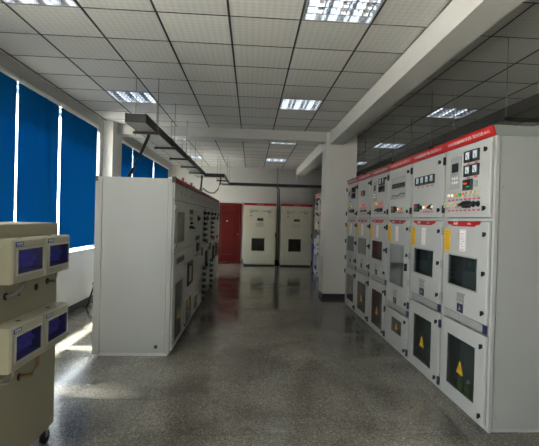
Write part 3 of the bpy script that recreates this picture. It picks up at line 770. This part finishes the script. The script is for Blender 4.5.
MB().box(-0.008, 0.0, 0.055, 0.80, 0.045, LZ+0.035).build('end_panel', 'shaded_sheet', c)
MB().box(-0.011, 0.0005, 0.0, 0.052, 0.03, LZ+0.035).box(-0.011, 0.0005, 0.803, 0.880, 0.02, LZ+0.03).build('corner_post', 'shaded_sheet', c)
MB().box(-0.014, 0.019, -0.034, 0.012, LZ-0.012, LZ+0.060).build('band_end_cap', 'black', c)
MB().box(-0.014, 0.02, 0.85, 0.885, LZ-0.02, LZ+0.04).build('rear_corner_cap', 'black', c)
MB().cyl((-0.008, 0.155, 0.115), 'x', 0.022, -0.004, 18).build('cable_gland', 'black', c)
MB().box(-0.006, 0.93, 0.0, 0.86, LZ+0.0005, LZ+0.034).build('roof_sheet', 'grey_left', c)
s = MB()
for z in (0.25, 1.1, 1.9):
    s.cyl((-0.011, 0.83, z), 'x', 0.008, -0.003, 8); s.cyl((-0.011, 0.025, z), 'x', 0.008, -0.003, 8)
s.build('post_screw', 'plate', c)

# ------------------------------------------------------------------ cream cabinets at the back wall
def back_cabinet(label, x0, w, keys):
    D = 0.75; H = 2.10
    t = thing('control_cabinet', label, 'cabinet', (x0, 15.1, 0), 0, 'cream control cabinets at the back wall')
    b = MB().box(0, 0.025, 0, D, 0.05, H).box(w-0.025, w, 0, D, 0.05, H).box(0.025, w-0.025, D-0.02, D, 0.05, H).box(0.025, w-0.025, 0, D-0.02, H-0.025, H).box(0.025, w-0.025, 0, D-0.02, 0.05, 0.075)
    b.build('body', 'cream', t)
    MB().box(0.03, w-0.03, 0.03, D-0.03, 0.0, 0.05).build('plinth', 'rubber', t)
    MB().box(-0.004, w+0.004, -0.03, D, H+0.001, H+0.012).box(-0.004, w+0.004, -0.034, -0.02, H-0.01, H+0.065).build('head_band', 'red', t)
    letters('▲ 成套电气设备', 'band_lettering', w*0.5, -0.036, H+0.028, 0.034, 'white', t, 'CENTER')
    y = -0.024
    wx0, wx1, wz0, wz1 = 0.29*w/1.1, 0.71*w/1.1, 0.53, 0.945
    d = MB().ring(0.012, w-0.012, 0.13, H-0.015, wx0, wx1, wz0, wz1, y, -0.001, 0.004).build('door', 'cream', t)
    MB().ring(wx0-0.012, wx1+0.012, wz0-0.012, wz1+0.012, wx0, wx1, wz0, wz1, y-0.004, y, 0.002).build('window_gasket', 'rubber', d)
    MB().box(wx0-0.006, wx1+0.006, -0.0008, 0.004, wz0-0.006, wz1+0.006).build('door_window', 'panel_glass', d)
    MB().box(wx0-0.1, wx1+0.1, 0.25, 0.26, wz0-0.2, wz1+0.1).build('mounting_plate', 'copper', t)
    for k in range(3): MB().chamfer(wx0+0.03+0.13*k, wx0+0.12+0.13*k, 0.16, 0.25, 0.60, 0.88, 0.01).build('contactor', 'copper', t)
    MB().chamfer(0.012, w-0.012, -0.02, -0.001, 0.055, 0.122, 0.004).build('kick_panel', 'cream', t)
    for x in (w*0.225, w*0.79):
        gauge(t, x-0.05, x+0.05, 1.845, 1.945, y)
    for x in (w*0.22,): rotary(t, x, 1.735, 'plate', y, 0.035, 0.8)
    rotary(t, w*0.79, 1.735, 'switch', y, 0.045, 0.8)
    for x in (w*0.36, w*0.66): plaque(t, x-0.085, x+0.085, 1.885, 1.91, 'plate', y, 'name_plate')
    display(t, w*0.415, w*0.60, 1.565, 1.65, y, 'bluelabel')
    for i in range(4):
        for j in range(2): pilot(t, w*0.385+0.075*i, 1.385+0.07*j, keys[(i+j) % len(keys)], y, 0.018)
    MB().box(w-0.022, w+0.010, y-0.03, y, 1.0, 1.16).build('door_handle', 'black', t)
    return t
back_cabinet('cream control cabinet standing right next to the red door', -0.245, 1.105, ['plate', 'copper'])
back_cabinet('cream control cabinet farther from the red door, near the pillar', 1.035, 1.09, ['copper', 'plate'])

# ------------------------------------------------------------------ wheeled cream board with four breaker boxes (faces +x)
bd = thing('wheeled_test_board', 'cream wheeled board carrying four blue windowed breaker boxes, at the left picture edge', 'board', (-1.385, 2.10, 0), pi/2)
BW = 1.14
MB().chamfer(0, BW, 0.0, 0.32, 0.135, 1.578, 0.006).build('body', 'board', bd)
def breaker_box(x0, x1, z0, z1):
    d = 0.12
    hx0, hx1, hz0, hz1 = x0+0.048, x1-0.034, z0+0.052, z1-0.058
    b = MB().ring(x0, x1, z0, z1, hx0, hx1, hz0, hz1, -d, -0.001, 0.010).build('breaker_box', 'boxplastic', bd)
    MB().ring(hx0-0.010, hx1+0.010, hz0-0.010, hz1+0.010, hx0, hx1, hz0, hz1, -d-0.006, -d, 0.003).build('window_frame', 'frame_cream', b)
    MB().box(hx0-0.004, hx1+0.004, -d+0.0005, -d+0.003, hz0-0.004, hz1+0.004).build('window_cover', 'blue_glass', b)
    n = 8; w = (hx1-hx0-0.03)/n; q = MB()
    for k in range(n):
        xa = hx0+0.015+w*k
        q.chamfer(xa+0.0008, xa+w-0.0008, -d+0.045, -0.02, hz0+0.018, hz1-0.018, 0.002).box(xa+w*0.3, xa+w*0.7, -d+0.028, -d+0.046, (hz0+hz1)/2-0.012, (hz0+hz1)/2+0.016)
    q.build('breaker_row', 'breaker', b)
    lb = MB().box(x0+0.030, x0+0.105, -d-0.0022, -d, z1-0.040, z1-0.014).build('maker_label', 'bluelabel', b)
    s = MB().box(x0+0.035, x0+0.10, -d-0.0030, -d-0.0022, z1-0.036, z1-0.033)
    for k in range(4): s.box(x0+0.036+0.016*k, x0+0.047+0.016*k, -d-0.0030, -d-0.0022, z1-0.028, z1-0.018)
    s.build('label_print', 'white', b)
    k = MB().cyl(((x0+x1)/2, -0.06, z1), 'z', 0.014, 0.002, 12).build('knockout', 'black', b)
    return b
for z0, z1 in ((1.256, 1.498), (0.775, 1.022)):
    breaker_box(0.316, 0.686, z0, z1); breaker_box(0.690, 1.056, z0, z1)
for x, z in ((0.612, 1.165), (0.83, 1.163), (0.475, 1.165), (0.985, 1.18), (0.41, 0.685), (0.64, 0.645)):
    MB().cyl((x, -0.001, z), 'y', 0.022, -0.004, 16).build('grommet', 'black', bd)
def loop(pts, m='plate', r=0.009):
    MB().tube(pts, r, 8).build('cable_loop', m, bd)
loop([(0.475, -0.004, 1.165), (0.49, -0.03, 1.17), (0.525, -0.05, 1.20), (0.555, -0.05, 1.23), (0.565, -0.05, 1.258)], 'silver')
loop([(0.475, -0.004, 1.16), (0.505, -0.04, 1.165), (0.545, -0.06, 1.20), (0.575, -0.06, 1.258)], 'plate')
loop([(0.985, -0.004, 1.18), (1.005, -0.04, 1.175), (1.012, -0.05, 1.21), (1.005, -0.05, 1.258)], 'silver')
loop([(0.41, -0.004, 0.685), (0.45, -0.04, 0.68), (0.465, -0.06, 0.72), (0.45, -0.06, 0.775)], 'silver')
loop([(0.41, -0.004, 0.685), (0.425, -0.03, 0.72), (0.44, -0.04, 0.775)], 'plate')
loop([(0.64, -0.004, 0.645), (0.70, -0.045, 0.64), (0.74, -0.06, 0.69), (0.75, -0.06, 0.775)], 'copper', 0.013)
for x in (0.07, BW-0.05):
    for y in (0.05, 0.27):
        cst = MB().box(x-0.035, x+0.035, y-0.035, y+0.035, 0.128, 0.134).box(x-0.004, x+0.03, y-0.022, y-0.018, 0.05, 0.128).box(x-0.004, x+0.03, y+0.018, y+0.022, 0.05, 0.128).build('caster', 'steel', bd)
        MB().cyl((x+0.018, y-0.016, 0.046), 'y', 0.046, 0.032, 18).build('caster_wheel', 'rubber', cst)

# ------------------------------------------------------------------ hanging cable trays
def tray_run(t, p0, p1, w, z0, h, cap0=False, cap1=False, name='tray_run'):
    """trough between two floor points along x or y; p = centre line"""
    mb = MB(); un = MB(); th = 0.006
    (xa, ya), (xb, yb) = p0, p1
    if abs(xb-xa) < 1e-6:
        for x in (xa-w/2, xa+w/2-th): mb.box(x, x+th, ya, yb, z0, z0+h)
        if cap0: mb.box(xa-w/2+th, xa+w/2-th, ya, ya+th, z0, z0+h)
        if cap1: mb.box(xa-w/2+th, xa+w/2-th, yb-th, yb, z0, z0+h)
        un.box(xa-w/2+th, xa+w/2-th, ya+th, yb-th, z0+0.004, z0+0.008)
        mb.box(xa-w/2-0.004, xa-w/2+0.02, ya, yb, z0+h, z0+h+0.005).box(xa+w/2-0.02, xa+w/2+0.004, ya, yb, z0+h, z0+h+0.005)
    else:
        for y in (ya-w/2, ya+w/2-th): mb.box(xa, xb, y, y+th, z0, z0+h)
        if cap0: mb.box(xa, xa+th, ya-w/2+th, ya+w/2-th, z0, z0+h)
        if cap1: mb.box(xb-th, xb, ya-w/2+th, ya+w/2-th, z0, z0+h)
        un.box(xa+th, xb-th, ya-w/2+th, ya+w/2-th, z0+0.004, z0+0.008)
    r = mb.build(name, 'tray', t)
    un.build('tray_sheet', 'tray_under', r)
    return r
def hanger(t, x, y, z0, w, along='y'):
    if along == 'y':
        MB().box(x-w/2-0.05, x+w/2+0.05, y-0.02, y+0.02, z0-0.034, z0-0.002).build('support_bar', 'tray', t)
        for sx in (-1, 1): MB().cyl((x+sx*(w/2+0.022), y, z0-0.06), 'z', 0.0055, ZC-z0+0.06+0.001, 6).build('hanger_rod', 'rod', t)
    else:
        MB().box(x-0.02, x+0.02, y-w/2-0.05, y+w/2+0.05, z0-0.034, z0-0.002).build('support_bar', 'tray', t)
        for sy in (-1, 1): MB().cyl((x, y+sy*(w/2+0.022), z0-0.06), 'z', 0.0055, ZC-z0+0.06+0.001, 6).build('hanger_rod', 'rod', t)
lt = thing('cable_tray', 'dark hanging cable tray on the left, turning and following the back wall', 'cable tray', (-1.42, 5.4, 2.77))
def reparent_all(t):
    for ch in t.children: ch.location = ch.location - t.location
tray_run(lt, (-1.43, 5.4), (-1.43, 12.36), 0.25, 2.77, 0.105, True, False)
tray_run(lt, (-1.555, 12.49), (-0.78, 12.49), 0.25, 2.77, 0.105, True, True)
tray_run(lt, (-0.905, 12.62), (-0.905, 15.30), 0.25, 2.77, 0.105, False, False)
tray_run(lt, (-1.03, 15.43), (4.6, 15.43), 0.25, 2.77, 0.105, True, True)
for y in (5.97, 7.25, 8.56, 9.9, 11.2): hanger(lt, -1.43, y, 2.77, 0.25)
for y in (13.3, 14.6): hanger(lt, -0.905, y, 2.77, 0.25)
for x in (0.9, 2.9, 4.2): hanger(lt, x, 15.43, 2.77, 0.25, 'x')
reparent_all(lt)
rt = thing('cable_tray', 'dark hanging cable tray running above the red banded cabinets', 'cable tray', (2.64, 1.2, 2.71))
tray_run(rt, (2.64, 1.2), (2.64, 15.2), 0.28, 2.71, 0.104, True, True)
for y in (2.3, 4.15, 5.95, 7.6, 9.5, 11.4, 13.3): hanger(rt, 2.64, y, 2.71, 0.28)
reparent_all(rt)

# cables dropping from the trays
def cable(label, pts, r=0.02, m='black'):
    o = MB().tube(pts, r, 8).build('power_cable', m)
    return tag(o, label, 'cable')
cable('slanting black cable from the near tray end down behind the switchboard end panel', [(-1.405, 6.02, 2.765), (-1.42, 6.02, 2.70), (-1.50, 6.0, 2.50), (-1.60, 5.98, 2.25), (-1.70, 5.97, 2.098)], 0.022)
cable('short dark cable dropping from the tray bend onto the switchboard roof', [(-1.36, 11.9, 2.764), (-1.35, 11.9, 2.70), (-1.37, 11.9, 2.45), (-1.43, 11.9, 2.25), (-1.46, 11.9, 2.11)], 0.025)
cable('sagging dark cable curving between the switchboard roof and the tray bend', [(-1.39, 12.15, 2.11), (-1.375, 12.15, 2.40), (-1.34, 12.15, 2.44), (-1.25, 12.15, 2.36), (-1.14, 12.15, 2.31), (-1.03, 12.15, 2.315), (-0.935, 12.15, 2.42), (-0.89, 12.17, 2.56), (-0.87, 12.2, 2.70), (-0.87, 12.22, 2.764)], 0.016)
cable('dark vertical cable left in the gap between the two cream cabinets', [(0.925, 15.42, 2.73), (0.925, 15.42, 2.4), (0.92, 15.40, 1.6), (0.92, 15.38, 0.02)], 0.013)
cable('dark vertical cable right in the gap between the two cream cabinets', [(0.985, 15.43, 2.73), (0.985, 15.44, 2.4), (0.98, 15.44, 1.6), (0.98, 15.42, 0.02)], 0.013)

# ------------------------------------------------------------------ small things on the floor
st = thing('stool', 'stool with a blue seat edge and black leg, mostly hidden behind the switchboard end', 'stool', (-2.60, 7.98, 0))
MB().chamfer(-0.15, 0.15, -0.15, 0.15, 0.40, 0.44, 0.01).build('seat', 'blueplastic', st)
for sx in (-1, 1):
    for sy in (-1, 1):
        MB().tube([(sx*0.12, sy*0.12, 0.40), (sx*0.23, sy*0.17, 0.0)], 0.016, 8).build('leg', 'black', st)
bn = thing('waste_bin', 'tall blue bin in the dark corner beside the pillar, past the cream cabinets', 'bin', (2.26, 14.55, 0))
MB().cyl((0, 0, 0), 'z', 0.17, 0.80, 20, 0.21).build('bin_body', 'blueplastic', bn)
MB().cyl((0, 0, 0.801), 'z', 0.22, 0.04, 20, 0.20).cyl((0, 0, 0.841), 'z', 0.20, 0.05, 20, 0.08).build('bin_lid', 'blueplastic', bn)

# ------------------------------------------------------------------ turn the lettering into plain meshes
bpy.context.view_layer.update()
dg = bpy.context.evaluated_depsgraph_get()
for f in FONTS:
    me = bpy.data.meshes.new_from_object(f.evaluated_get(dg))
    n = bpy.data.objects.new('lettering', me); COL.objects.link(n)
    n.parent = f.parent; n.location = f.location; n.rotation_euler = f.rotation_euler; n.scale = f.scale
    nm = f.name.split('.')[0]; bpy.data.objects.remove(f); n.name = nm

# print, slots and screw heads too small to pick apart stay joined, one part each
for o in bpy.data.objects:
    if o.name.split('.')[0] in ('vent_slots', 'grille_slots', 'notice_print', 'relay_keys', 'socket_holes', 'label_print', 'breaker_row', 'side_bolt', 'post_screw', 'band_lettering', 'placard_lettering', 'needle'):
        o['kind'] = 'stuff'
